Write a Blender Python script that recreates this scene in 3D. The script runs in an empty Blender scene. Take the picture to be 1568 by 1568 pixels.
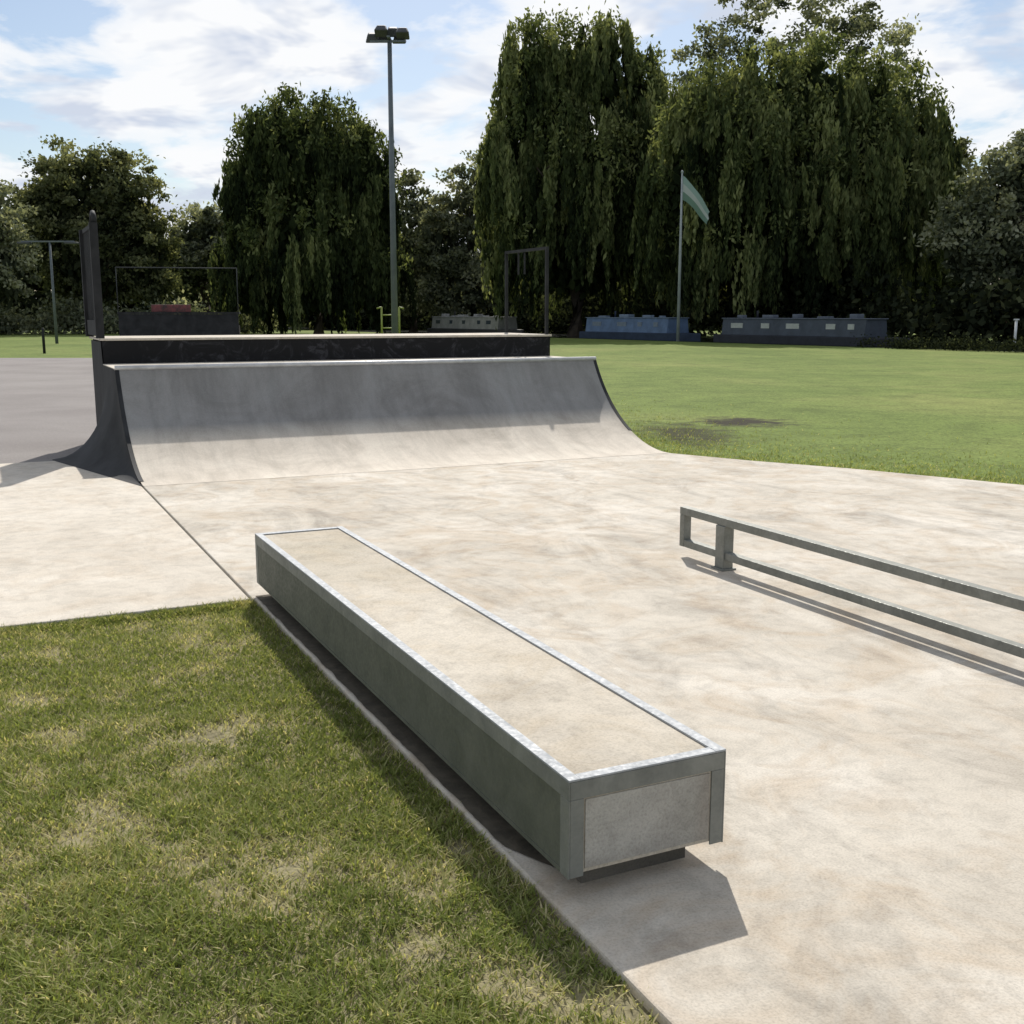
import bpy, math, random
import numpy as np
from mathutils import Vector
rng = np.random.default_rng(7); random.seed(7)
R = math.radians
scene = bpy.context.scene
A = np.array([-3.458, 10.254]); U = np.array([.902, .431]); V = np.array([-.431, .902])
ANG = math.atan2(.431, .902)
def W(u, v, z=0.0):
    p = A + u*U + v*V
    return (float(p[0]), float(p[1]), z)
def L(x, y):
    d = np.stack([x - A[0], y - A[1]], -1)
    return d @ U, d @ V

# ------------------------------------------------------------ node helpers
def newmat(name):
    m = bpy.data.materials.new(name); m.use_nodes = True
    nt = m.node_tree
    for n in list(nt.nodes): nt.nodes.remove(n)
    return m, nt, nt.nodes, nt.links
def ramp(N, stops, interp='LINEAR'):
    r = N.new('ShaderNodeValToRGB'); cr = r.color_ramp; cr.interpolation = interp
    while len(cr.elements) < len(stops): cr.elements.new(0.5)
    for e, (p, c) in zip(cr.elements, stops):
        e.position = p; e.color = (c[0], c[1], c[2], 1) if hasattr(c, '__len__') else (c, c, c, 1)
    return r
def noise(N, Lk, vec, scale, detail=6, rough=.55, dist=0):
    n = N.new('ShaderNodeTexNoise'); n.inputs['Scale'].default_value = scale
    n.inputs['Detail'].default_value = detail; n.inputs['Roughness'].default_value = rough
    n.inputs['Distortion'].default_value = dist
    if vec is not None: Lk.new(vec, n.inputs['Vector'])
    return n
def mixc(N, Lk, a, b, fac, mode='MIX'):
    m = N.new('ShaderNodeMix'); m.data_type = 'RGBA'; m.blend_type = mode
    def s(v, i):
        if isinstance(v, (tuple, list)): m.inputs[i].default_value = (*v[:3], 1)
        else: Lk.new(v, m.inputs[i])
    if isinstance(fac, (int, float)): m.inputs[0].default_value = fac
    else: Lk.new(fac, m.inputs[0])
    s(a, 6); s(b, 7)
    return m.outputs[2]
def principled(N, Lk, col, rough=.8, metal=0, bump=None, bs=.3, bd=.01, spec=.5):
    p = N.new('ShaderNodeBsdfPrincipled'); o = N.new('ShaderNodeOutputMaterial')
    if isinstance(col, (tuple, list)): p.inputs['Base Color'].default_value = (*col[:3], 1)
    else: Lk.new(col, p.inputs['Base Color'])
    if isinstance(rough, (int, float)): p.inputs['Roughness'].default_value = rough
    else: Lk.new(rough, p.inputs['Roughness'])
    p.inputs['Metallic'].default_value = metal
    p.inputs['Specular IOR Level'].default_value = spec
    if bump is not None:
        b = N.new('ShaderNodeBump'); b.inputs['Strength'].default_value = bs; b.inputs['Distance'].default_value = bd
        Lk.new(bump, b.inputs['Height']); Lk.new(b.outputs[0], p.inputs['Normal'])
    Lk.new(p.outputs[0], o.inputs[0]); return p

def concrete(name, dark, mid, light, warm=(.5,.38,.26), seed=0, stain=.8):
    m, nt, N, Lk = newmat(name)
    tc = N.new('ShaderNodeTexCoord')
    mp = N.new('ShaderNodeMapping'); mp.inputs['Location'].default_value = (seed, seed*2, 0)
    Lk.new(tc.outputs['Object'], mp.inputs['Vector']); v = mp.outputs[0]
    n1 = noise(N, Lk, v, .75, 3, .58, .8)
    r1 = ramp(N, [(.30, dark), (.5, mid), (.68, light)]); Lk.new(n1.outputs[0], r1.inputs[0])
    n2 = noise(N, Lk, v, 1.7, 5, .64, 1.9)
    r2 = ramp(N, [(.46, 0), (.66, 1)]); Lk.new(n2.outputs[0], r2.inputs[0])
    mt = N.new('ShaderNodeMath'); mt.operation = 'MULTIPLY'; mt.inputs[1].default_value = .70
    Lk.new(r2.outputs[0], mt.inputs[0])
    c = mixc(N, Lk, r1.outputs[0], warm, mt.outputs[0])
    # greyish scuffs dragged along the riding direction
    ms = N.new('ShaderNodeMapping'); ms.inputs['Scale'].default_value = (1.5, .7, 1); ms.inputs['Location'].default_value = (seed+9, 3, 0)
    Lk.new(tc.outputs['Object'], ms.inputs['Vector'])
    n6 = noise(N, Lk, ms.outputs[0], 1.2, 6, .74, .9)
    r6 = ramp(N, [(.48, 0), (.70, 1)]); Lk.new(n6.outputs[0], r6.inputs[0])
    m6 = N.new('ShaderNodeMath'); m6.operation = 'MULTIPLY'; m6.inputs[1].default_value = stain; Lk.new(r6.outputs[0], m6.inputs[0])
    c = mixc(N, Lk, c, mixc(N, Lk, c, (.66,.655,.65), 1, 'MULTIPLY'), m6.outputs[0])
    n5 = noise(N, Lk, v, 8, 4, .76, .5)
    r5 = ramp(N, [(.33, .82), (.52, 1.0), (.72, 1.07)]); Lk.new(n5.outputs[0], r5.inputs[0])
    c = mixc(N, Lk, c, r5.outputs[0], .85, 'MULTIPLY')
    n3 = noise(N, Lk, v, 120, 1, .7)
    r3 = ramp(N, [(.3, .82), (.5, 1.0), (.7, 1.08)]); Lk.new(n3.outputs[0], r3.inputs[0])
    c = mixc(N, Lk, c, r3.outputs[0], .8, 'MULTIPLY')
    principled(N, Lk, c, .88, 0, n3.outputs[0], .35, .004, .3)
    return m
def steel(name, c0, c1, rough=.45, metal=.7):
    m, nt, N, Lk = newmat(name)
    tc = N.new('ShaderNodeTexCoord'); n1 = noise(N, Lk, tc.outputs['Object'], 7, 6, .7, .6)
    r1 = ramp(N, [(.3, c0), (.7, c1)]); Lk.new(n1.outputs[0], r1.inputs[0])
    n2 = noise(N, Lk, tc.outputs['Object'], 60, 2, .7)
    r2 = ramp(N, [(.3, max(0, rough-.15)), (.7, min(1, rough+.2))]); Lk.new(n2.outputs[0], r2.inputs[0])
    principled(N, Lk, r1.outputs[0], r2.outputs[0], metal, n2.outputs[0], .06, .001)
    return m
def plain(name, c0, c1, scale=3, rough=.7, bs=.2, spec=.5):
    m, nt, N, Lk = newmat(name)
    tc = N.new('ShaderNodeTexCoord'); n1 = noise(N, Lk, tc.outputs['Object'], scale, 4, .65, .3)
    r1 = ramp(N, [(.32, c0), (.68, c1)]); Lk.new(n1.outputs[0], r1.inputs[0])
    principled(N, Lk, r1.outputs[0], rough, 0, n1.outputs[0], bs, .01, spec)
    return m
def foliage(name, c0, c1, c2, trans=.35):
    m, nt, N, Lk = newmat(name)
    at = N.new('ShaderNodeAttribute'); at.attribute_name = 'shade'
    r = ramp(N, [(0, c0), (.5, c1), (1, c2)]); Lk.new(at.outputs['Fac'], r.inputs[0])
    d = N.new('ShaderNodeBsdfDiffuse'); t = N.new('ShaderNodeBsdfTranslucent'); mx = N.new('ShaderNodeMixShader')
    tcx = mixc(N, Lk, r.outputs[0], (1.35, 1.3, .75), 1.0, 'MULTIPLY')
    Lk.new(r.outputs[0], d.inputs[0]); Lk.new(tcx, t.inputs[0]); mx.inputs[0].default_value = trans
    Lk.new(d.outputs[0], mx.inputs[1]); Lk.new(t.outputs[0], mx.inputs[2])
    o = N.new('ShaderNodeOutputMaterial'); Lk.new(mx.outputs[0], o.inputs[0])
    return m

# ------------------------------------------------------------ mesh helpers
def link(ob, parent=None):
    bpy.context.collection.objects.link(ob)
    if parent: ob.parent = parent
    return ob
def empty(name, loc=(0,0,0), rz=0):
    e = bpy.data.objects.new(name, None); e.location = loc; e.rotation_euler = (0, 0, rz)
    e.empty_display_size = .3
    return link(e)
def meshobj(name, verts, faces, mat, parent=None, smooth=False, bevel=0):
    me = bpy.data.meshes.new(name); me.from_pydata([tuple(map(float, v)) for v in verts], [], faces); me.update()
    me.materials.append(mat)
    if smooth:
        for p in me.polygons: p.use_smooth = True
    ob = bpy.data.objects.new(name, me)
    if bevel:
        b = ob.modifiers.new('b', 'BEVEL'); b.width = bevel; b.segments = 2; b.limit_method = 'ANGLE'
    return link(ob, parent)
BF = [(0,3,2,1),(4,5,6,7),(0,1,5,4),(1,2,6,5),(2,3,7,6),(3,0,4,7)]
def boxv(x0,x1,y0,y1,z0,z1):
    return [(x0,y0,z0),(x1,y0,z0),(x1,y1,z0),(x0,y1,z0),(x0,y0,z1),(x1,y0,z1),(x1,y1,z1),(x0,y1,z1)]
def box(name, x0,x1,y0,y1,z0,z1, mat, parent=None, bevel=0):
    return meshobj(name, boxv(x0,x1,y0,y1,z0,z1), BF, mat, parent, False, bevel)
def boxes(name, lst, mat, parent=None, bevel=0):
    vs, fs = [], []
    for b in lst:
        o = len(vs); vs += boxv(*b); fs += [tuple(i+o for i in f) for f in BF]
    return meshobj(name, vs, fs, mat, parent, False, bevel)
def tube_geo(path, radii, seg=8):
    vs, fs = [], []
    P = [Vector(p) for p in path]
    for i, p in enumerate(P):
        d = (P[min(i+1, len(P)-1)] - P[max(i-1, 0)]).normalized()
        a = d.cross(Vector((0,0,1)))
        if a.length < .05: a = d.cross(Vector((1,0,0)))
        a.normalize(); b = d.cross(a).normalized()
        for k in range(seg):
            t = 2*math.pi*k/seg
            vs.append(tuple(p + (a*math.cos(t) + b*math.sin(t))*radii[i]))
    for i in range(len(P)-1):
        for k in range(seg):
            k2 = (k+1) % seg
            fs.append((i*seg+k, i*seg+k2, (i+1)*seg+k2, (i+1)*seg+k))
    fs.append(tuple(range(seg))[::-1]); fs.append(tuple((len(P)-1)*seg+k for k in range(seg)))
    return vs, fs
def tubes(name, lst, mat, parent=None, seg=8):
    vs, fs = [], []
    for path, rad in lst:
        v, f = tube_geo(path, rad, seg); o = len(vs); vs += v; fs += [tuple(i+o for i in q) for q in f]
    return meshobj(name, vs, fs, mat, parent, True)
def prism(name, poly, z0, z1, mat, parent=None, bevel=0):
    n = len(poly)
    a = sum(poly[i][0]*poly[(i+1)%n][1]-poly[(i+1)%n][0]*poly[i][1] for i in range(n))
    if a < 0: poly = poly[::-1]
    vs = [(x,y,z0) for x,y in poly] + [(x,y,z1) for x,y in poly]
    fs = [tuple(range(n))[::-1], tuple(range(n, 2*n))] + [(i,(i+1)%n,(i+1)%n+n,i+n) for i in range(n)]
    return meshobj(name, vs, fs, mat, parent, False, bevel)
def quads_mesh(name, co, shade, mat, parent=None):
    n = co.shape[0]
    me = bpy.data.meshes.new(name)
    me.vertices.add(n*4); me.vertices.foreach_set('co', co.astype(np.float32).ravel())
    me.loops.add(n*4); me.loops.foreach_set('vertex_index', np.arange(n*4, dtype=np.int32))
    me.polygons.add(n); me.polygons.foreach_set('loop_start', (np.arange(n)*4).astype(np.int32))
    me.update(calc_edges=True)
    at = me.attributes.new('shade', 'FLOAT', 'FACE'); at.data.foreach_set('value', np.clip(shade, 0, 1).astype(np.float32))
    me.materials.append(mat)
    ob = bpy.data.objects.new(name, me)
    return link(ob, parent)
def unit(v): return v/np.maximum(np.linalg.norm(v, axis=-1, keepdims=True), 1e-6)
def leaves(P, Ln, Wd, hang=0.0):
    n = len(P)
    a = rng.normal(size=(n,3)); a = unit(a)
    if hang > 0: a = unit(a*(1-hang) + np.array([0,0,-1.])*hang*1.6)
    b = unit(np.cross(a, rng.normal(size=(n,3))))
    Ln = (Ln*rng.uniform(.6, 1.35, n))[:,None]; Wd = (Wd*rng.uniform(.6, 1.35, n))[:,None]
    return np.stack([P-a*Ln/2, P+b*Wd/2, P+a*Ln/2, P-b*Wd/2], 1)
def vnoise(x, y, s, seed=0):
    g = np.random.default_rng(seed).random((256,256))
    x, y = x*.86-y*.5, x*.5+y*.86
    x = x*s+100; y = y*s+100
    xi = np.floor(x).astype(int); yi = np.floor(y).astype(int); fx = x-xi; fy = y-yi
    fx = fx*fx*(3-2*fx); fy = fy*fy*(3-2*fy)
    q = lambda i,j: g[i%256, j%256]
    return (q(xi,yi)*(1-fx)*(1-fy)+q(xi+1,yi)*fx*(1-fy)+q(xi,yi+1)*(1-fx)*fy+q(xi+1,yi+1)*fx*fy)

# ------------------------------------------------------------ materials
m_slab = concrete('concrete_slab_mat', (.45,.405,.335), (.53,.485,.41), (.61,.565,.49), (.45,.37,.275), 0, .95)
m_slab2 = concrete('concrete_apron_mat', (.51,.46,.385), (.57,.52,.44), (.62,.57,.49), (.50,.43,.34), 17, .4)
m_boxtop = concrete('concrete_box_mat', (.43,.385,.305), (.50,.45,.37), (.57,.52,.435), (.45,.38,.28), 5, .7)
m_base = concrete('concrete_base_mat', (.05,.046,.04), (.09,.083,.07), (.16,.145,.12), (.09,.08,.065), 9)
m_galv = steel('galvanised_steel_mat', (.30,.315,.325), (.42,.435,.445), .7, .15)
m_galv2 = steel('dark_angle_mat', (.15,.155,.14), (.24,.245,.22), .65, .1)  # darker, greener steel for flanges and corners than the top rim
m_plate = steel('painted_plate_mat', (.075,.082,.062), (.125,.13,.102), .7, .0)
m_endp = concrete('end_panel_mat', (.30,.285,.25), (.38,.365,.325), (.45,.43,.39), (.32,.285,.245), 3)
m_dark = plain('dark_steel_mat', (.012,.013,.014), (.032,.033,.035), 3, .75, .2, .25)
m_rail = steel('rail_steel_mat', (.15,.155,.135), (.25,.255,.23), .55, .3)
m_cop = steel('coping_mat', (.42,.42,.42), (.6,.6,.6), .45, .4)
m_pole = plain('pole_paint_mat', (.07,.085,.10), (.12,.14,.155), 2, .5)
m_white = plain('white_paint_mat', (.55,.57,.58), (.72,.73,.73), 2, .5)
m_bark = plain('bark_mat', (.03,.024,.018), (.09,.07,.05), 1.5, .95, .8)

m, nt, N, Lk = newmat('ramp_surface_mat'); m_ramp = m
tc = N.new('ShaderNodeTexCoord'); v = tc.outputs['Object']
n1 = noise(N, Lk, v, 1.3, 5, .68, 1.0); r1 = ramp(N, [(.3,(.44,.39,.32)),(.5,(.57,.51,.425)),(.7,(.64,.585,.49))]); Lk.new(n1.outputs[0], r1.inputs[0])
mp = N.new('ShaderNodeMapping'); mp.inputs['Scale'].default_value = (4, .6, .6); Lk.new(v, mp.inputs['Vector'])
n2 = noise(N, Lk, mp.outputs[0], 1.2, 5, .7); r2 = ramp(N, [(.3,.80),(.55,1.0),(.75,1.03)]); Lk.new(n2.outputs[0], r2.inputs[0])
c = mixc(N, Lk, r1.outputs[0], r2.outputs[0], 1, 'MULTIPLY')
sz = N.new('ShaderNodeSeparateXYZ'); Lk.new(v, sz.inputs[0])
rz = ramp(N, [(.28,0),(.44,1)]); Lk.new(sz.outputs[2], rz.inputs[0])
c = mixc(N, Lk, c, mixc(N, Lk, c, (.44,.48,.55), 1, 'MULTIPLY'), rz.outputs[0])  # cool darkening by height paints the upper curve's own shadow into the colour
n3 = noise(N, Lk, v, 70, 2, .7); r3 = ramp(N, [(.3,.90),(.7,1.05)]); Lk.new(n3.outputs[0], r3.inputs[0])
c = mixc(N, Lk, c, r3.outputs[0], 1, 'MULTIPLY')
principled(N, Lk, c, .8, 0, n3.outputs[0], .2, .003, .3)

m, nt, N, Lk = newmat('graffiti_panel_mat'); m_graf = m
tc = N.new('ShaderNodeTexCoord'); v = tc.outputs['Object']
n1 = noise(N, Lk, v, 3.2, 5, .7, 2.5); r1 = ramp(N, [(.5,(.006,.006,.007)),(.58,(.014,.014,.016)),(.64,(.04,.04,.045)),(.7,(.014,.014,.016))]); Lk.new(n1.outputs[0], r1.inputs[0])
principled(N, Lk, r1.outputs[0], .7, 0, n1.outputs[0], .15, .004, .25)

m, nt, N, Lk = newmat('asphalt_mat'); m_asph = m
tc = N.new('ShaderNodeTexCoord'); v = tc.outputs['Object']
n1 = noise(N, Lk, v, .5, 5, .6, .4); r1 = ramp(N, [(.3,(.20,.18,.17)),(.7,(.26,.24,.225))]); Lk.new(n1.outputs[0], r1.inputs[0])
n3 = noise(N, Lk, v, 60, 2, .8); r3 = ramp(N, [(.3,.75),(.7,1.15)]); Lk.new(n3.outputs[0], r3.inputs[0])
c = mixc(N, Lk, r1.outputs[0], r3.outputs[0], 1, 'MULTIPLY')
principled(N, Lk, c, .9, 0, n3.outputs[0], .5, .01, .3)

m, nt, N, Lk = newmat('lawn_mat'); m_lawn = m
tc = N.new('ShaderNodeTexCoord'); v = tc.outputs['Object']
n1 = noise(N, Lk, v, .16, 4, .6, .5); r1 = ramp(N, [(.3,(.115,.16,.036)),(.5,(.145,.19,.046)),(.7,(.205,.23,.068))]); Lk.new(n1.outputs[0], r1.inputs[0])
n2 = noise(N, Lk, v, 1.3, 5, .7, .6); r2 = ramp(N, [(.3,.72),(.5,.98),(.7,1.15)]); Lk.new(n2.outputs[0], r2.inputs[0])
c = mixc(N, Lk, r1.outputs[0], r2.outputs[0], 1, 'MULTIPLY')
n3 = noise(N, Lk, v, 20, 3, .8); r3 = ramp(N, [(.32,.55),(.5,.98),(.68,1.3)]); Lk.new(n3.outputs[0], r3.inputs[0])
c = mixc(N, Lk, c, r3.outputs[0], 1, 'MULTIPLY')
n4 = noise(N, Lk, v, 2.4, 4, .65)
def spot(cx, cy, sx, sy, lo=.30, hi=.62):
    s = N.new('ShaderNodeVectorMath'); s.operation = 'SUBTRACT'; s.inputs[1].default_value = (cx, cy, 0); Lk.new(v, s.inputs[0])
    q = N.new('ShaderNodeVectorMath'); q.operation = 'MULTIPLY'; q.inputs[1].default_value = (1/sx, 1/sy, 0); Lk.new(s.outputs[0], q.inputs[0])
    l = N.new('ShaderNodeVectorMath'); l.operation = 'LENGTH'; Lk.new(q.outputs[0], l.inputs[0])
    a = N.new('ShaderNodeMath'); a.operation = 'MULTIPLY_ADD'; Lk.new(n4.outputs[0], a.inputs[0]); a.inputs[1].default_value = 1.9; Lk.new(l.outputs['Value'], a.inputs[2])
    r = ramp(N, [(lo, 1), (hi, 0)])
    h = N.new('ShaderNodeMath'); h.operation = 'MULTIPLY'; h.inputs[1].default_value = .30; Lk.new(a.outputs[0], h.inputs[0]); Lk.new(h.outputs[0], r.inputs[0])
    return r.outputs[0]
c = mixc(N, Lk, c, (.035,.031,.018), spot(3.5, 16.8, 1.1, 1.2, .38, .52))
c = mixc(N, Lk, c, (.045,.046,.020), spot(2.4, 15.2, .9, 2.2, .36, .56))
c = mixc(N, Lk, c, mixc(N, Lk, (.23,.205,.12), r3.outputs[0], 1, 'MULTIPLY'), spot(-2.2, 1.0, 7.5, 7.5, .60, .72))
principled(N, Lk, c, .95, 0, n3.outputs[0], .4, .02, .15)

m_water = plain('river_mat', (.015,.02,.015), (.03,.035,.025), .5, .12, .1)
m_blade = foliage('grass_blade_mat', (.095,.125,.036), (.255,.30,.09), (.62,.55,.34), .44)
m_will = foliage('willow_leaf_mat', (.018,.026,.014), (.082,.106,.044), (.28,.305,.14), .38)
m_oak = foliage('broad_leaf_mat', (.024,.031,.019), (.095,.110,.056), (.26,.27,.145), .38)
m_silver = foliage('silver_leaf_mat', (.046,.057,.040), (.165,.185,.125), (.39,.40,.29), .38)
m_belt = foliage('understorey_leaf_mat', (.011,.015,.010), (.048,.058,.033), (.17,.185,.09), .3)

# ------------------------------------------------------------ ground sheets
G = 600
meshobj('ground', [(-G,-G,-.03),(G,-G,-.03),(G,G,-.03),(-G,G,-.03)], [(0,1,2,3)], m_lawn)
def sp(name, poly, z0, z1, mat, bevel=0):
    ob = prism(name, poly, z0, z1, mat, None, bevel)
    ob.location = (A[0], A[1], 0); ob.rotation_euler = (0,0,ANG); return ob
sp('concrete_slab', [(0.0,4.7),(5.87,4.7),(5.88,-.02),(6.3,-.94),(6.85,-1.9),(7.55,-3.5),(8.6,-6),(9.8,-9),(9.8,-15),(0.015,-15),(.012,-4.6),(0,-4.59)], -.10, 0, m_slab, .008)
sp('concrete_apron', [(-14,-4.6),(-.014,-4.59),(-.014,2.35),(-14,2.35)], -.10, -.001, m_slab2, .008)
pa = [W(-16,2.36), W(-.03,2.36), W(-.03,4.7), (-4,41), (-48,41)]
prism('asphalt_court', [(p[0],p[1]) for p in pa], -.09, -.012, m_asph)
m_dirt_shade = plain('dirt_shade_mat', (.045,.038,.026), (.10,.085,.06), 14, .95, .5)  # dirt colour for the joint, doubles as painted shade beneath the grind box
sp('joint_dirt', [(-.016,-4.6),(.002,-4.6),(.002,2.3),(-.016,2.3)], -.05, -.008, m_dirt_shade)
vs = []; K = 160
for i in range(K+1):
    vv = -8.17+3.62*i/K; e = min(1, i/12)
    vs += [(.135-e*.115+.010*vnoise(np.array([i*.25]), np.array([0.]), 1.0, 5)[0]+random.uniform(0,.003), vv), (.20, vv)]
do = meshobj('dirt_shade_strip', [(a,b,.004) for a,b in vs], [(2*i,2*i+1,2*i+3,2*i+2) for i in range(K)], m_dirt_shade)  # dark sheet painting the shade under the box overhang, with some grime
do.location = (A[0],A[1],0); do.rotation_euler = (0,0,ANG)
rd = np.array([.558,-.83]); rn = np.array([.83,.558]); r0 = np.array([2.5,76.])
def RV(s, o): 
    p = r0+rd*s+rn*o; return (float(p[0]), float(p[1]))
prism('river', [RV(-90,.3),RV(70,.3),RV(70,9),RV(-90,9)], -.05, -.022, m_water)

# ------------------------------------------------------------ quarter pipe ramp
ramp_e = empty('quarter_pipe_ramp', (A[0],A[1],0), ANG)
RW = 5.85; RR = 2.0; VT = 1.74; ZD = RR-math.sqrt(RR*RR-VT*VT)
n = 40
prof = [(RR*math.sin(t), RR-RR*math.cos(t)+.002) for t in np.linspace(0, math.asin(VT/RR), n)]
vs, fs = [], []
for (vv, zz) in prof: vs += [(0,vv,zz),(RW,vv,zz)]
for i in range(n-1): fs.append((2*i,2*i+1,2*i+3,2*i+2))
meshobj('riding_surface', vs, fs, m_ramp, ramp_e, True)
def sidewall(name, x, mat):
    pr = [(0,0.001)]+prof[1:]+[(3.0,ZD),(3.0,1.27),(4.4,1.27),(4.4,0.001)]
    return meshobj(name, [(x,a,b) for a,b in pr], [tuple(range(len(pr)))], mat, ramp_e)
sidewall('side_wall_right', RW, m_dark); sidewall('side_wall_left', 0, m_dark)
for nm, x0, x1 in (('edge_trim_left', -.012, .03), ('edge_trim_right', RW-.03, RW+.012)):
    vs, fs = [], []
    k0 = 16 if 'right' in nm else 4
    for (vv, zz) in prof[k0:]: vs += [(x0,vv,zz-.05),(x0,vv,zz+.006),(x1,vv,zz+.006),(x1,vv,zz-.05)]
    k = len(prof[k0:])
    for i in range(k-1):
        for j in range(4): fs.append((4*i+j,4*i+(j+1)%4,4*i+4+(j+1)%4,4*i+4+j))
    meshobj(nm, vs, fs, m_dark, ramp_e)
tubes('coping', [([( -.01,VT+.012,ZD+.012),(RW+.01,VT+.012,ZD+.012)],[.028,.028])], m_cop, ramp_e, 12)
box('deck', -.01, RW+.01, VT+.03, 2.998, ZD-.05, ZD+.006, m_slab2, ramp_e)
box('upper_wall', .0, RW-.0, 3.0, 3.04, ZD-.1, 1.285, m_graf, ramp_e)
box('upper_deck', -.02, RW+.02, 2.985, 4.42, 1.287, 1.315, m_slab2, ramp_e, .004)
box('rear_wall', .02, RW-.02, 4.34, 4.38, .0, 1.28, m_graf, ramp_e)
S = [i/40*3.3 for i in range(41)]; T = 14
vs, fs = [], []
for s in S:
    zt = (RR-math.sqrt(max(RR*RR-s*s,0))) if s < VT else (ZD if s < 3.0 else 1.28)
    zt = max(zt-.004, .004)
    w = .27*s if s < 2.45 else max(.04, .66*(1-(s-2.45)/.8))
    for j in range(T+1):
        t = j/T*math.pi/2
        vs.append((-.013-w*(1-math.cos(t)), s, zt*(1-math.sin(t))+.001))
for i in range(40):
    for j in range(T): fs.append((i*(T+1)+j,i*(T+1)+j+1,(i+1)*(T+1)+j+1,(i+1)*(T+1)+j))
meshobj('flank_skirt', vs, fs, m_dark, ramp_e, True)
gl = []
for y in (3.04, 4.36): gl.append((-.06,.03,y-.04,y+.04,1.316,2.62))
gl += [(-.03,.03,3.085,4.315,2.57,2.62),(-.04,.03,3.085,4.315,1.34,1.52)]
for i in range(15): 
    y = 3.14+i*.08; gl.append((-.022,.022,y-.016,y+.016,1.521,2.569))
boxes('guard_rail_left', gl, m_dark, ramp_e)
tubes('guard_rail_left_hoop', [([(0,3.05,2.62),(0,3.08,2.7),(0,3.16,2.74),(0,3.25,2.72),(0,3.3,2.62)],[.03]*5)], m_dark, ramp_e)
gr = []
for y in (3.06, 4.36): gr.append((RW-.045,RW-.005,y-.02,y+.02,1.316,2.50))
gr += [(RW-.045,RW-.005,3.085,4.335,2.46,2.50)]
for y in (3.75, 3.95): gr.append((RW-.035,RW-.015,y-.01,y+.01,2.15,2.459))
boxes('guard_rail_right', gr, m_dark, ramp_e)

# ------------------------------------------------------------ grind box (ledge)
gb = empty('grind_box', W(.303,-6.40), ANG)
hx, hy = .2525, 1.88
box('body', -hx,hx,-hy,hy,.082,.3535, m_boxtop, gb, .002)
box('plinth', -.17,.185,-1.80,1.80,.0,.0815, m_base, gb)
a, b = hx+.0055, hy+.0055
rim = [(-a,-a+.036,-b,b,.3545,.361),(a-.036,a,-b,b,.3545,.361),(-a+.036,a-.036,-b,-b+.036,.3545,.3605),(-a+.036,a-.036,b-.04,b,.3545,.3605)]
boxes('rim_top', rim, m_galv, gb, .0015)
fl = [(-a,-hx-.001,-b,b,.302,.354),(hx+.001,a,-b,b,.302,.354),(-hx-.0005,hx+.0005,-b,-hy-.001,.302,.3535),(-hx-.0005,hx+.0005,hy+.001,b,.302,.3535)]
boxes('rim_flange', fl, m_galv2, gb, .001)
cn = []
for sx in (-1,1):
    for sy in (-1,1):
        x0,x1 = sorted((sx*a, sx*(hx+.001))); y0,y1 = sorted((sy*b, sy*(b-.05)))
        cn.append((x0,x1,y0,y1,.072,.3015))
        x0,x1 = sorted((sx*(hx+.0005), sx*(hx-.042))); y0,y1 = sorted((sy*b, sy*(hy+.001)))
        cn.append((x0,x1,y0,y1,.074,.3013))
boxes('corner_angles', cn, m_galv2, gb, .001)
box('end_panel', -hx+.048,hx-.048,-hy-.0030,-hy-.0004,.094,.296, m_endp, gb)
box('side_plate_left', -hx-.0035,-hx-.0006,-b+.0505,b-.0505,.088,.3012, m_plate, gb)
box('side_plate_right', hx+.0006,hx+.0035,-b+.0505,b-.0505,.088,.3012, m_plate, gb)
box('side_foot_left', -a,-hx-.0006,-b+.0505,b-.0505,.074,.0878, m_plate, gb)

# ------------------------------------------------------------ grind rail
gr = empty('grind_rail', W(2.87,-6.70), ANG)
Y1 = 2.02; Y0 = -2.05
lst = [(-.03,.03,Y0,Y1,.283,.333),(-.027,.027,Y0+.05,Y1-.05,.068,.116),
       (-.029,.029,Y1-.05,Y1-.0005,.0675,.2825),(-.029,.029,Y0+.0005,Y0+.05,.0675,.2825)]
boxes('bars', lst, m_rail, gr, .003)
pp = []
for y in (1.56, -1.60):
    pp += [(-.038,.038,y-.045,y+.045,.012,.2825),(-.055,.055,y-.06,y+.06,.0,.012)]
boxes('posts', pp, m_rail, gr, .003)

# ------------------------------------------------------------ floodlight, flag, misc
def px(p, d): return (p-784)/1692*d
fl = empty('floodlight_pole', (px(607,45),45,0))
tubes('mast', [([(0,0,-.03),(0,0,6),(0,0,11.9)],[.14,.11,.085])], m_pole, fl, 12)
m_lamp = plain('lamp_housing_mat', (.03,.033,.036), (.06,.064,.07), 3, .6)
boxes('crossarm', [(-.75,.6,-.05,.05,11.85,11.93),(-.06,.06,-.45,.45,11.94,12.0)], m_pole, fl)
vs, fs = [], []
for (x,y,z,t) in ((-.66,.1,.02,.5),(-.28,-.2,.2,-.5),(.12,.15,.24,.5),(.52,-.1,.14,-.5),(-.25,.35,.05,.3),(.35,.3,.02,.4)):
    o = len(vs)
    for q in boxv(-.27,.27,-.22,.22,-.14,.17):
        tp = .62 if q[2] > 0 else 1
        X,Yy,Z = q[0]*tp, q[1]*tp, q[2]
        ca, sa = math.cos(t), math.sin(t)
        vs.append((X+x, Yy*ca-Z*sa+y, Yy*sa+Z*ca+12.02+z))
    fs += [tuple(i+o for i in f) for f in BF]
meshobj('lamp_heads', vs, fs, m_lamp, fl, False, .05)

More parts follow.
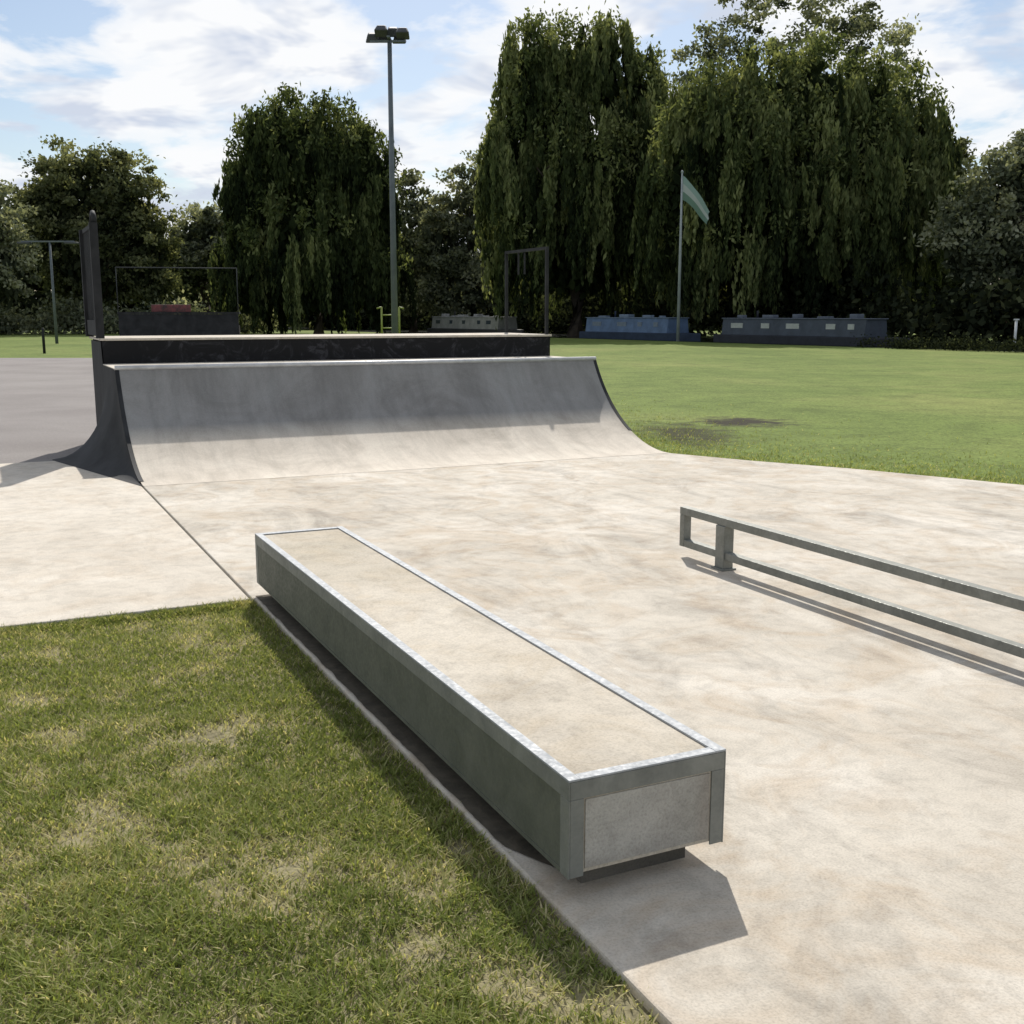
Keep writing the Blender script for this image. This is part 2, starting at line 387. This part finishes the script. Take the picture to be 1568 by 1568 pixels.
fp = empty('flag_pole', (px(1035,66),66,0))
m_fpole = plain('flagpole_mat', (.22,.25,.25), (.33,.36,.36), 2, .4)
tubes('mast', [([(0,0,-.03),(0,0,5),(0,0,9.55)],[.10,.08,.05]),([(0,0,9.5),(0,0,9.6),(0,0,9.7)],[.03,.09,.03])], m_fpole, fp, 10)
m, nt, N, Lk = newmat('flag_mat'); m_flag = m
tc = N.new('ShaderNodeTexCoord'); sx = N.new('ShaderNodeSeparateXYZ'); Lk.new(tc.outputs['UV'], sx.inputs[0])
rr = ramp(N, [(0,(.22,.34,.27)),(.33,(.22,.34,.27)),(.34,(.6,.66,.62)),(.66,(.6,.66,.62)),(.67,(.38,.52,.47))], 'CONSTANT'); Lk.new(sx.outputs[1], rr.inputs[0])
fd = N.new('ShaderNodeBsdfDiffuse'); ft = N.new('ShaderNodeBsdfTranslucent'); fm = N.new('ShaderNodeMixShader'); fo_ = N.new('ShaderNodeOutputMaterial')
Lk.new(rr.outputs[0], fd.inputs[0]); Lk.new(rr.outputs[0], ft.inputs[0]); fm.inputs[0].default_value = .45
Lk.new(fd.outputs[0], fm.inputs[1]); Lk.new(ft.outputs[0], fm.inputs[2]); Lk.new(fm.outputs[0], fo_.inputs[0])
vs, fs, uv = [], [], []
NX, NZ = 16, 8
for i in range(NX+1):
    for j in range(NZ+1):
        s, t = i/NX, j/NZ
        x = .06+1.60*s; z = 9.4-1.35*t*(1-.45*s)-2.0*s**1.2; y = .18*math.sin(s*8+t*2)*s
        vs.append((x-.15*t*s+.04*math.sin(t*9+s*3)*s,y,z)); uv.append((s,1-t))
for i in range(NX):
    for j in range(NZ): fs.append((i*(NZ+1)+j,(i+1)*(NZ+1)+j,(i+1)*(NZ+1)+j+1,i*(NZ+1)+j+1))
fo = meshobj('flag', vs, fs, m_flag, fp, True)
ul = fo.data.uv_layers.new(name='UVMap')
for lp in fo.data.loops: ul.data[lp.index].uv = uv[lp.vertex_index]

r2 = empty('skate_ramp', (px(282,34),34,0), R(12))
box('back_panel', -1.75,1.75,0,.05,0,1.58, m_dark, r2); box('platform', -1.78,1.78,-.02,1.2,1.585,1.64, m_dark, r2)
vs, fs = [], []
for t in np.linspace(0, R(58), 14):
    vs += [(-1.75,1.2+2.6-2.6*math.sin(t)-.4,2.6-2.6*math.cos(t)+.01),(1.75,1.2+2.6-2.6*math.sin(t)-.4,2.6-2.6*math.cos(t)+.01)]
for i in range(13): fs.append((2*i,2*i+1,2*i+3,2*i+2))
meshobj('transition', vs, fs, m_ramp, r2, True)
rails = [([(-1.75,.05,2.95),(1.75,.05,2.95)],[.016]*2)]
for x in (-1.75,1.75): rails.append(([(x,.05,1.64),(x,.05,2.95)],[.014]*2))
m_rd = plain('dull_rail_mat', (.03,.035,.035), (.06,.065,.065), 3, .8, .1, .2)
tubes('guard_rail', rails, m_rd, r2)
m_red = plain('faded_red_paint_mat', (.03,.02,.02), (.20,.05,.05), 7, .7)
box('kick_board', -.8,.35,.07,.09,1.642,1.86, m_red, r2, .01)

lp = empty('street_lamp', (px(95,60),60,0))
tubes('post', [([(0,0,0),(0,0,5.3)],[.09,.06])], m_pole, lp); boxes('arms', [(-1.5,1.3,-.06,.06,5.3,5.38)], m_pole, lp)
boxes('heads', [(-1.7,-1.0,-.15,.15,5.2,5.31),(.8,1.5,-.15,.15,5.2,5.31)], m_lamp, lp, .03)
bo = empty('bollard', (px(75,46),46,0)); tubes('post', [([(0,0,-.03),(0,0,.95),(0,0,1.02)],[.06,.06,.03])], m_dark, bo)
m_yg = plain('yellow_green_paint_mat', (.20,.24,.05), (.30,.34,.08), 3, .5)
ex = empty('exercise_frame', (px(602,70),70,0))
t = []
for x in (-.6,.5): t.append(([(x,0,0),(x,0,2.0)],[.06]*2))
t += [([(-.6,0,1.5),(.5,0,1.5)],[.04]*2),([(-.6,0,1.98),(-.9,0,1.9)],[.05]*2),([(.5,0,1.98),(.8,0,1.9)],[.05]*2),([(-.6,0,.7),(.5,0,.7)],[.04]*2)]
tubes('bars', t, m_yg, ex)
mk = empty('marker_post', (px(1545,50),50,0)); tubes('post', [([(0,0,-.03),(0,0,1.3)],[.06,.06])], m_white, mk); boxes('cap', [(-.09,.09,-.09,.09,1.3,1.36)], m_white, mk)

def narrowboat(s0, s1, hullc, cabc, roofc, winc):
    L0 = s1-s0; p = RV((s0+s1)/2, 1.7)
    e = empty('narrowboat', (p[0],p[1],0), math.atan2(rd[1], rd[0]))
    h = L0/2
    mh = plain('hull_mat', hullc, tuple(c*1.6 for c in hullc), 2, .6, .2, .2); mc = plain('cabin_mat', cabc, tuple(c*1.5 for c in cabc), 2, .6, .2, .2)
    mr = plain('roof_mat', roofc, tuple(c*1.3 for c in roofc), 2, .7); mw = plain('window_mat', winc, tuple(min(1,c*1.3) for c in winc), 5, .15)
    poly = [(-h+.5,-1.02),(h-1.8,-1.02),(h-.7,-.6),(h,0),(h-.7,.6),(h-1.8,1.02),(-h+.5,1.02),(-h,.5),(-h,-.5)]
    prism('hull', poly, -.03, .42, mh, e, .03)
    vs = []
    for z, w in ((.422,.90),(1.30,.78)):
        vs += [(-h+1.0,-w,z),(h-2.0,-w,z),(h-2.0,w,z),(-h+1.0,w,z)]
    meshobj('cabin', vs, BF, mc, e, False, .02)
    boxes('roof', [(-h+.9,h-1.9,-.82,.82,1.302,1.35)], mr, e, .02)
    ws = []; x = -h+1.7
    while x < h-3.0:
        wd = random.choice((.4,.6,.9))
        for sy in (-1, 1): ws.append((x,x+wd,min(sy*.80,sy*.86),max(sy*.80,sy*.86),.80,1.07))
        x += wd+random.uniform(.7,1.8)
    boxes('windows', ws, mw, e)
    gear = []
    x = -h+1.6
    while x < h-2.4:
        l = random.uniform(.3,.9); gear.append((x,x+l,-.3,random.uniform(.0,.3),1.352,1.352+random.uniform(.06,.22))); x += l+random.uniform(.4,1.6)
    boxes('roof_gear', gear, mr, e, .03)
    tubes('chimney', [([(-h+2.4,.5,1.34),(-h+2.4,.5,1.75)],[.06,.06])], mh, e)
narrowboat(2.0,13.0,(.02,.03,.05),(.075,.115,.185),(.12,.16,.21),(.14,.17,.21))
narrowboat(14.6,27.5,(.02,.022,.028),(.045,.055,.07),(.08,.095,.12),(.30,.32,.31))
narrowboat(-18.4,-5.6,(.03,.03,.03),(.18,.18,.165),(.26,.26,.25),(.04,.05,.06))

# ------------------------------------------------------------ trees
def limbs(base, H, spread, n=7, r=.4, lean=0):
    out = []
    b = Vector(base)
    top = b+Vector((lean, 0, H*.75))
    out.append(([b+Vector((0,0,-.1)), b.lerp(top,.2)+Vector((.15,0,0)), b.lerp(top,.5)+Vector((-.2,.1,0)), top],[r*1.3,r,r*.7,r*.15]))
    for i in range(n):
        f = random.uniform(.18,.7); st = b.lerp(top, f); a = random.uniform(0, 2*math.pi)
        ln = spread*random.uniform(.5,.95)
        e = st+Vector((math.cos(a)*ln, math.sin(a)*ln, H*random.uniform(.14,.28)))
        mid = st.lerp(e,.5)+Vector((0,0,-H*.03))
        out.append(([st, mid, e],[r*.4,r*.22,r*.05]))
        for q in range(3):
            s2 = st.lerp(e, random.uniform(.4,.9)); a2 = random.uniform(0,6.28)
            out.append(([s2, s2+Vector((math.cos(a2)*ln*.35, math.sin(a2)*ln*.35, H*.07))],[r*.10,r*.03]))
    return out
def tree(name, x, y, H, lobes, mat, kind='broad', n=40000, ls=.34, trunk_r=.4, clump=1.0, tone=.5, fill=.25, zmin=1.2, var=.17):
    e = empty(name, (x,y,0))
    tubes('trunk', limbs((0,0,0), H, max(l[3] for l in lobes)*.8, 9, trunk_r), m_bark, e, 6)
    wt = np.array([l[6] if len(l) > 6 else l[3]*l[5] for l in lobes], float); wt /= wt.sum()
    Q, S = [], []
    for l, w in zip(lobes, wt):
        c = np.array(l[:3]); r = np.array(l[3:6]); m = int(n*w)
        lt = rng.normal(0, .06)
        if kind == 'willow':
            nt_ = max(14, int(m/380)); per = 6; lf = int(m/nt_/per)
            d = rng.normal(size=(nt_,3)); d[:,2] = np.abs(d[:,2])*rng.uniform(.0,1.2,nt_)-.15; d = unit(d)
            rad = (rng.uniform(.6,1.0,nt_)**.6)[:,None]
            st = c+d*r*rad
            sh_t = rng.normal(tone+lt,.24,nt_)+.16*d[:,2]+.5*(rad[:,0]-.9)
            ln_t = rng.uniform(.30,.95,nt_)*r[2]*1.15
            st = np.repeat(st, per, 0)+rng.normal(size=(nt_*per,3))*[.36,.36,.5]
            dd = np.repeat(d, per, 0); ln = np.repeat(ln_t, per)*rng.uniform(.4,1.15,nt_*per); sh = np.repeat(sh_t, per)+rng.normal(size=nt_*per)*.08
            s = rng.random((nt_*per, lf))**.95
            P = st[:,None,:]+dd[:,None,:]*[1,1,0]*(np.sqrt(s)*.5)[:,:,None]
            P[:,:,2] -= s*ln[:,None]
            P += rng.normal(size=P.shape)*[.12,.12,.16]*(1-.4*s)[:,:,None]
            sh = (sh[:,None]+rng.normal(size=s.shape)*.13-.10*s-.12*np.clip((6-P[:,:,2])/6,0,1))  # leaf tone darkens down the strand and low in the crown, painting shade
            P = P.reshape(-1,3); sh = sh.ravel()
            k = P[:,2] > zmin+rng.random(len(P))*1.6
            Q.append(leaves(P[k], ls*1.5, ls*.5, .62)); S.append(sh[k])
            mt_ = int(m*.16); nc = max(8, mt_//45)
            d = rng.normal(size=(nc,3)); d[:,2] = np.abs(d[:,2])*1.1+.1; d = unit(d)
            cc = c+d*r*rng.uniform(.86,1.10,nc)[:,None]
            P = np.repeat(cc,45,0)+rng.normal(size=(nc*45,3))*[.30,.30,.42]
            Q.append(leaves(P, ls*1.1, ls*.5, .35)); S.append(np.repeat(rng.normal(tone+.12,.16,nc),45)+rng.normal(size=nc*45)*.12)
        else:
            nc = max(12, int(m/95)); per = int(m/nc)
            d = unit(rng.normal(size=(nc,3))); rad = rng.uniform(.35,1.06,nc)**.6
            cc = c+d*r*rad[:,None]
            cr = clump*rng.uniform(.3,1.0,nc)
            P = np.repeat(cc, per, 0)+rng.normal(size=(nc*per,3))*np.repeat(cr,per)[:,None]*[.62,.62,.42]
            sh = np.repeat(rng.normal(tone+lt,var+.04,nc)+.16*d[:,2]+.4*(rad-.85),per)+rng.normal(size=nc*per)*.13  # upper and outer clumps coloured lighter, lower and inner ones as if shaded
            k = P[:,2] > zmin
            Q.append(leaves(P[k], ls, ls*.62, .1)); S.append(sh[k])
        mf = int(m*fill*.3)
        if mf:
            d = unit(rng.normal(size=(mf,3)))*(rng.random((mf,1))**.4)*.68
            P = c+d*r; P[:,2] -= rng.random(mf)*r[2]*.25; k = P[:,2] > zmin*.7
            Q.append(leaves(P[k], ls*2.4, ls*1.5, .5)); S.append(rng.normal(.10,.08,k.sum()))  # inner filler leaves coloured dark, painting the shade inside the crown
    return quads_mesh('crown', np.concatenate(Q), np.concatenate(S), mat, e)

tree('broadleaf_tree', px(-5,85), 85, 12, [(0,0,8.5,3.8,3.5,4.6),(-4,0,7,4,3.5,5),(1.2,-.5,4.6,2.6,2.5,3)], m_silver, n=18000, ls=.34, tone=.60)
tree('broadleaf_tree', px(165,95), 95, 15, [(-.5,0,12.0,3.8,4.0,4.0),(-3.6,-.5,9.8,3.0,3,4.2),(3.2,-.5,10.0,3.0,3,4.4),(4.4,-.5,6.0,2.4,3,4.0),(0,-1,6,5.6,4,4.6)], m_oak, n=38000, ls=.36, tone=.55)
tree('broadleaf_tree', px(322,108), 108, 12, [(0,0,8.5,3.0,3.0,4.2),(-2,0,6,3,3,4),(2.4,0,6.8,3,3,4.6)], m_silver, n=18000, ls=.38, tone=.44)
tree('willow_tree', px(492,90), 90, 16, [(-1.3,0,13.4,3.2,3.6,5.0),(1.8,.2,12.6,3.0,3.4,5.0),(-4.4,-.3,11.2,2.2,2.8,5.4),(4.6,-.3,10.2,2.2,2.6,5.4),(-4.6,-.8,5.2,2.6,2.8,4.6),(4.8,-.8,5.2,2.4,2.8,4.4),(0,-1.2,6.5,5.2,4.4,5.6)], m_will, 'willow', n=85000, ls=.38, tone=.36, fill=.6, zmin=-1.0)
tree('broadleaf_tree', px(635,100), 100, 13, [(0,0,9.2,2.2,2.2,5.0),(.5,0,5,2.6,2.6,3.6)], m_silver, n=10000, ls=.36, tone=.40, fill=.05)
tree('broadleaf_tree', px(722,98), 98, 14, [(0,0,10.0,2.8,2.8,5.0),(-2.4,-.5,7,2.6,2.6,4.5),(2.4,-.5,6.4,2.8,2.6,4.6),(-.6,-1,3.8,4.2,3,2.8)], m_silver, n=24000, ls=.36, tone=.50, fill=.1)
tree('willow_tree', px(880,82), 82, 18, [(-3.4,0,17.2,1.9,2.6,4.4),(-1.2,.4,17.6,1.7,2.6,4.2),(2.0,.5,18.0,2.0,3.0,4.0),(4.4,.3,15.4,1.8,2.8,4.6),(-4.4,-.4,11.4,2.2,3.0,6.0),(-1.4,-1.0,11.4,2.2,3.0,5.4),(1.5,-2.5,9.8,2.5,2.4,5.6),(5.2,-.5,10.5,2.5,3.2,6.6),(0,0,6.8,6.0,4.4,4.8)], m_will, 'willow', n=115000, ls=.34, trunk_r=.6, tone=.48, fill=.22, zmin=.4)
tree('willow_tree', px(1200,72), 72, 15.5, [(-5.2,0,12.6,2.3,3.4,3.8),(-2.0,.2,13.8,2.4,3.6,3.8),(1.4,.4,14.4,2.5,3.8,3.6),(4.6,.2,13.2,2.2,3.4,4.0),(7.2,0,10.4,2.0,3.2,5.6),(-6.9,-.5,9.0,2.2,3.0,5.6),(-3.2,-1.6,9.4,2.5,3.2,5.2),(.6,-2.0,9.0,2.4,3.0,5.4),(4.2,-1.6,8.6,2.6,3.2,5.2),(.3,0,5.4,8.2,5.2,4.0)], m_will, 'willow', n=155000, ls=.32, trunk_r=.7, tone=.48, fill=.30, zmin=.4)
tree('poplar_tree', px(1190,96), 96, 27, [(-7.5,0,22.0,2.4,3,3.6),(-3,0,24.8,3.2,4,4.2),(3.5,0,24.5,3.4,4,4.2),(7.6,0,21.5,3.2,4,4.6),(0,0,15,9.5,5,6)], m_silver, n=24000, ls=.36, tone=.48, fill=.0, clump=1.15, trunk_r=.32)
tree('broadleaf_tree', px(1425,88), 88, 13, [(0,0,11,2.2,2.2,4.2),(0,0,6,3.6,3,4.4)], m_oak, n=16000, ls=.36, tone=.47)
tree('broadleaf_tree', px(1535,64), 64, 11, [(0,0,8.7,2.3,2.4,3.0),(2.8,0,8.2,2.4,2.6,3.4),(-2.4,-.5,5.9,2.3,2.3,3.2),(1.8,-.8,4.8,3.8,2.8,3.6)], m_silver, n=34000, ls=.30, tone=.47, clump=.8)
tree('broadleaf_tree', px(1700,62), 62, 12, [(0,0,8.6,3.6,3,4.2),(-2,0,5,3.6,3,3.6)], m_oak, n=14000, ls=.36, tone=.5)
tree('broadleaf_tree', px(-230,90), 90, 15, [(0,0,10,4.8,4,5),(3,0,6,3.6,3.4,4)], m_oak, n=12000, ls=.42, tone=.5)

def belt(name, pts, hfun, depth, n, ls, mat, tone, z0=.1):
    pts = np.array(pts, float); seg = np.linalg.norm(np.diff(pts, axis=0), axis=1); cum = np.r_[0, np.cumsum(seg)]
    nc = n//90
    t = rng.random(nc)*cum[-1]; i = np.clip(np.searchsorted(cum, t)-1, 0, len(seg)-1)
    f = (t-cum[i])/seg[i]; P = pts[i]+(pts[i+1]-pts[i])*f[:,None]
    P = P+rng.normal(size=(nc,2))*depth*.35
    h = hfun(t); z = z0+h*rng.random(nc)**.8
    C = np.c_[P, z]; per = 90
    X = np.repeat(C, per, 0)+rng.normal(size=(nc*per,3))*np.array([.9,.9,.6])*(ls*2.6)
    s = np.repeat(rng.normal(tone,.18,nc),per)+rng.normal(size=nc*per)*.12
    k = X[:,2] > 0
    return quads_mesh(name, leaves(X[k], ls, ls*.7, .1), s[k], mat)
belt('distant_trees', [(-85,118),(-40,122),(0,120),(40,112),(75,84),(90,60)], lambda t: 6.5+2.5*np.sin(t*.21)+1.5*np.sin(t*.53+1), 5, 80000, .90, m_belt, .36)
belt('hedge', [RV(-75,11),RV(-30,11),RV(0,11),RV(30,11.5),RV(55,12)], lambda t: 2.6+.8*np.sin(t*.5)+.5*np.sin(t*1.3), 2.0, 45000, .48, m_belt, .27)
belt('bank_vegetation', [RV(26,-.3),RV(34,-.3),RV(60,-.3)], lambda t: .12+.05*np.sin(t*1.7), .5, 16000, .12, m_belt, .15)
belt('shrub_row', [(-60,84),(-38,88),(-28,92),(-20,94)], lambda t: 1.4+.7*np.sin(t*.8), 1.6, 18000, .34, m_silver, .48)

# ------------------------------------------------------------ grass blades
def grass(name, x, y, h, w, seed, dry=.12, bias=0, worn=True):
    n = len(x)
    nz = vnoise(x, y, 3.2, seed)*.5+vnoise(x, y, 9, seed+1)*.5
    nz2 = vnoise(x, y, 1.1, seed+2)*.6+vnoise(x, y, 2.3, seed+8)*.4; nz3 = vnoise(x, y, 11, seed+3)*.5+vnoise(x, y, 4.2, seed+5)*.5
    nf = vnoise(x, y, 28, seed+7)
    hh = h*(.40+.7*nz+.35*nf)*rng.uniform(.5,1.3,n)
    a = rng.random(n)*2*math.pi; lean = rng.uniform(.3,1.7,n)*hh
    dx, dy = np.cos(a), np.sin(a)
    ww = w*rng.uniform(.6,1.3,n)/2
    base = np.stack([x,y,np.full(n,-.032)],-1)
    mid = base+np.stack([dx*lean*.35,dy*lean*.35,hh*.55],-1)
    sd = np.stack([-dy*ww,dx*ww,np.zeros(n)],-1)
    tip = base+np.stack([dx*lean,dy*lean,hh],-1)
    co = np.stack([base,mid+sd,tip,mid-sd],1)
    sh = .18+.34*nz+.22*(nz2-.5)+.24*(nf-.3)+rng.normal(size=n)*.12+bias
    pd = dry*(.24+5.0*np.clip(nz3*.85+nz2*.30-.51,0,1))
    isdry = rng.random(n) < pd
    sh = np.where(isdry, rng.uniform(.58,1,n), np.clip(sh,0,.64))
    keep = rng.random(n) > (np.clip((nz3-.48)*2.2,0,.82) if worn else 0)*np.ones(n)
    keep &= rng.random(n) > np.clip((.36-nf)*1.6,0,.5)
    return quads_mesh(name, co[keep], sh[keep], m_blade)
n = 620000
y = rng.uniform(1.5, 6.6, n); x = rng.uniform(-4.2, 1.1, n)
lu, lv = L(x, y)
k = (lu < .006) & (lv < -4.605) & (x > -.56*y-.35)
k &= rng.random(n) < np.clip(3.2/y, .42, 1)
grass('lawn_grass', x[k], y[k], .028, .0052, 11, .5)
n = 220000
x = rng.uniform(1.0, 10, n); y = rng.uniform(8, 24, n); lu, lv = L(x, y)
poly_u = np.interp(-lv, [-5,.02,.94,1.9,3.5,6], [5.9,5.9,6.31,6.86,7.56,8.62])
dist = lu-poly_u
k = (dist > 0) & (x < .56*y) & (rng.random(n) < np.exp(-dist/.8))
grass('field_grass', x[k], y[k], .036, .009, 31, .2, .04, False)
n = 22000
u = rng.uniform(-6, 0, n); v = -4.6-np.abs(rng.normal(0,.06,n)); p = A+u[:,None]*U+v[:,None]*V
grass('edge_grass', p[:,0], p[:,1], .036, .005, 51, .9, 0, False)

# ------------------------------------------------------------ world, sun, camera
w = bpy.data.worlds.new('World'); scene.world = w; w.use_nodes = True
N = w.node_tree.nodes; Lk = w.node_tree.links
bg = N['Background']; bg.inputs[1].default_value = .10
sky = N.new('ShaderNodeTexSky'); sky.sky_type = 'NISHITA'; sky.sun_disc = False
EL = 44.0
sky.sun_elevation = R(EL); sky.sun_rotation = R(0); sky.air_density = 1.0; sky.dust_density = .8; sky.ozone_density = 1.4
tc = N.new('ShaderNodeTexCoord'); sx = N.new('ShaderNodeSeparateXYZ'); Lk.new(tc.outputs['Generated'], sx.inputs[0])
def mth(op, a, b=None):
    m = N.new('ShaderNodeMath'); m.operation = op
    for i, q in enumerate((a, b)):
        if q is None: continue
        if isinstance(q, (int, float)): m.inputs[i].default_value = q
        else: Lk.new(q, m.inputs[i])
    return m.outputs[0]
zz = mth('ADD', mth('MAXIMUM', sx.outputs[2], 0.0), .20)
cx = mth('DIVIDE', sx.outputs[0], zz); cy = mth('DIVIDE', sx.outputs[1], zz)
cb = N.new('ShaderNodeCombineXYZ'); Lk.new(cx, cb.inputs[0]); Lk.new(cy, cb.inputs[1]); cb.inputs[2].default_value = 4.1
n1 = noise(N, Lk, cb.outputs[0], 2.6, 6, .55, .25)
r1 = ramp(N, [(.43, 0), (.50, .8), (.57, 1)]); Lk.new(n1.outputs[0], r1.inputs[0])
n2 = noise(N, Lk, cb.outputs[0], 2.9, 4, .6, .3)
r2 = ramp(N, [(.40, (6.4,7.0,8.2)), (.52, (9.7,9.8,9.95))]); Lk.new(n2.outputs[0], r2.inputs[0])
col = mixc(N, Lk, sky.outputs[0], r2.outputs[0], r1.outputs[0])
Lk.new(col, bg.inputs[0])
try: w.cycles.sampling_method = 'MANUAL'; w.cycles.sample_map_resolution = 512
except Exception: pass

sd = bpy.data.lights.new('sun', 'SUN'); sd.energy = 4.7; sd.angle = R(.53); sd.color = (1, .95, .88)
so = bpy.data.objects.new('sun', sd); so.rotation_euler = (-R(90-EL), 0, 0); link(so)
cam = bpy.data.cameras.new('camera'); cam.sensor_width = 36; cam.lens = 38.85; cam.clip_end = 3000; cam.clip_start = .05
co = bpy.data.objects.new('camera', cam); co.location = (0,0,1.6); co.rotation_euler = (R(90-10.19), 0, 0); link(co)
scene.camera = co
scene.view_settings.view_transform = 'Standard'; scene.view_settings.look = 'None'; scene.view_settings.exposure = 0
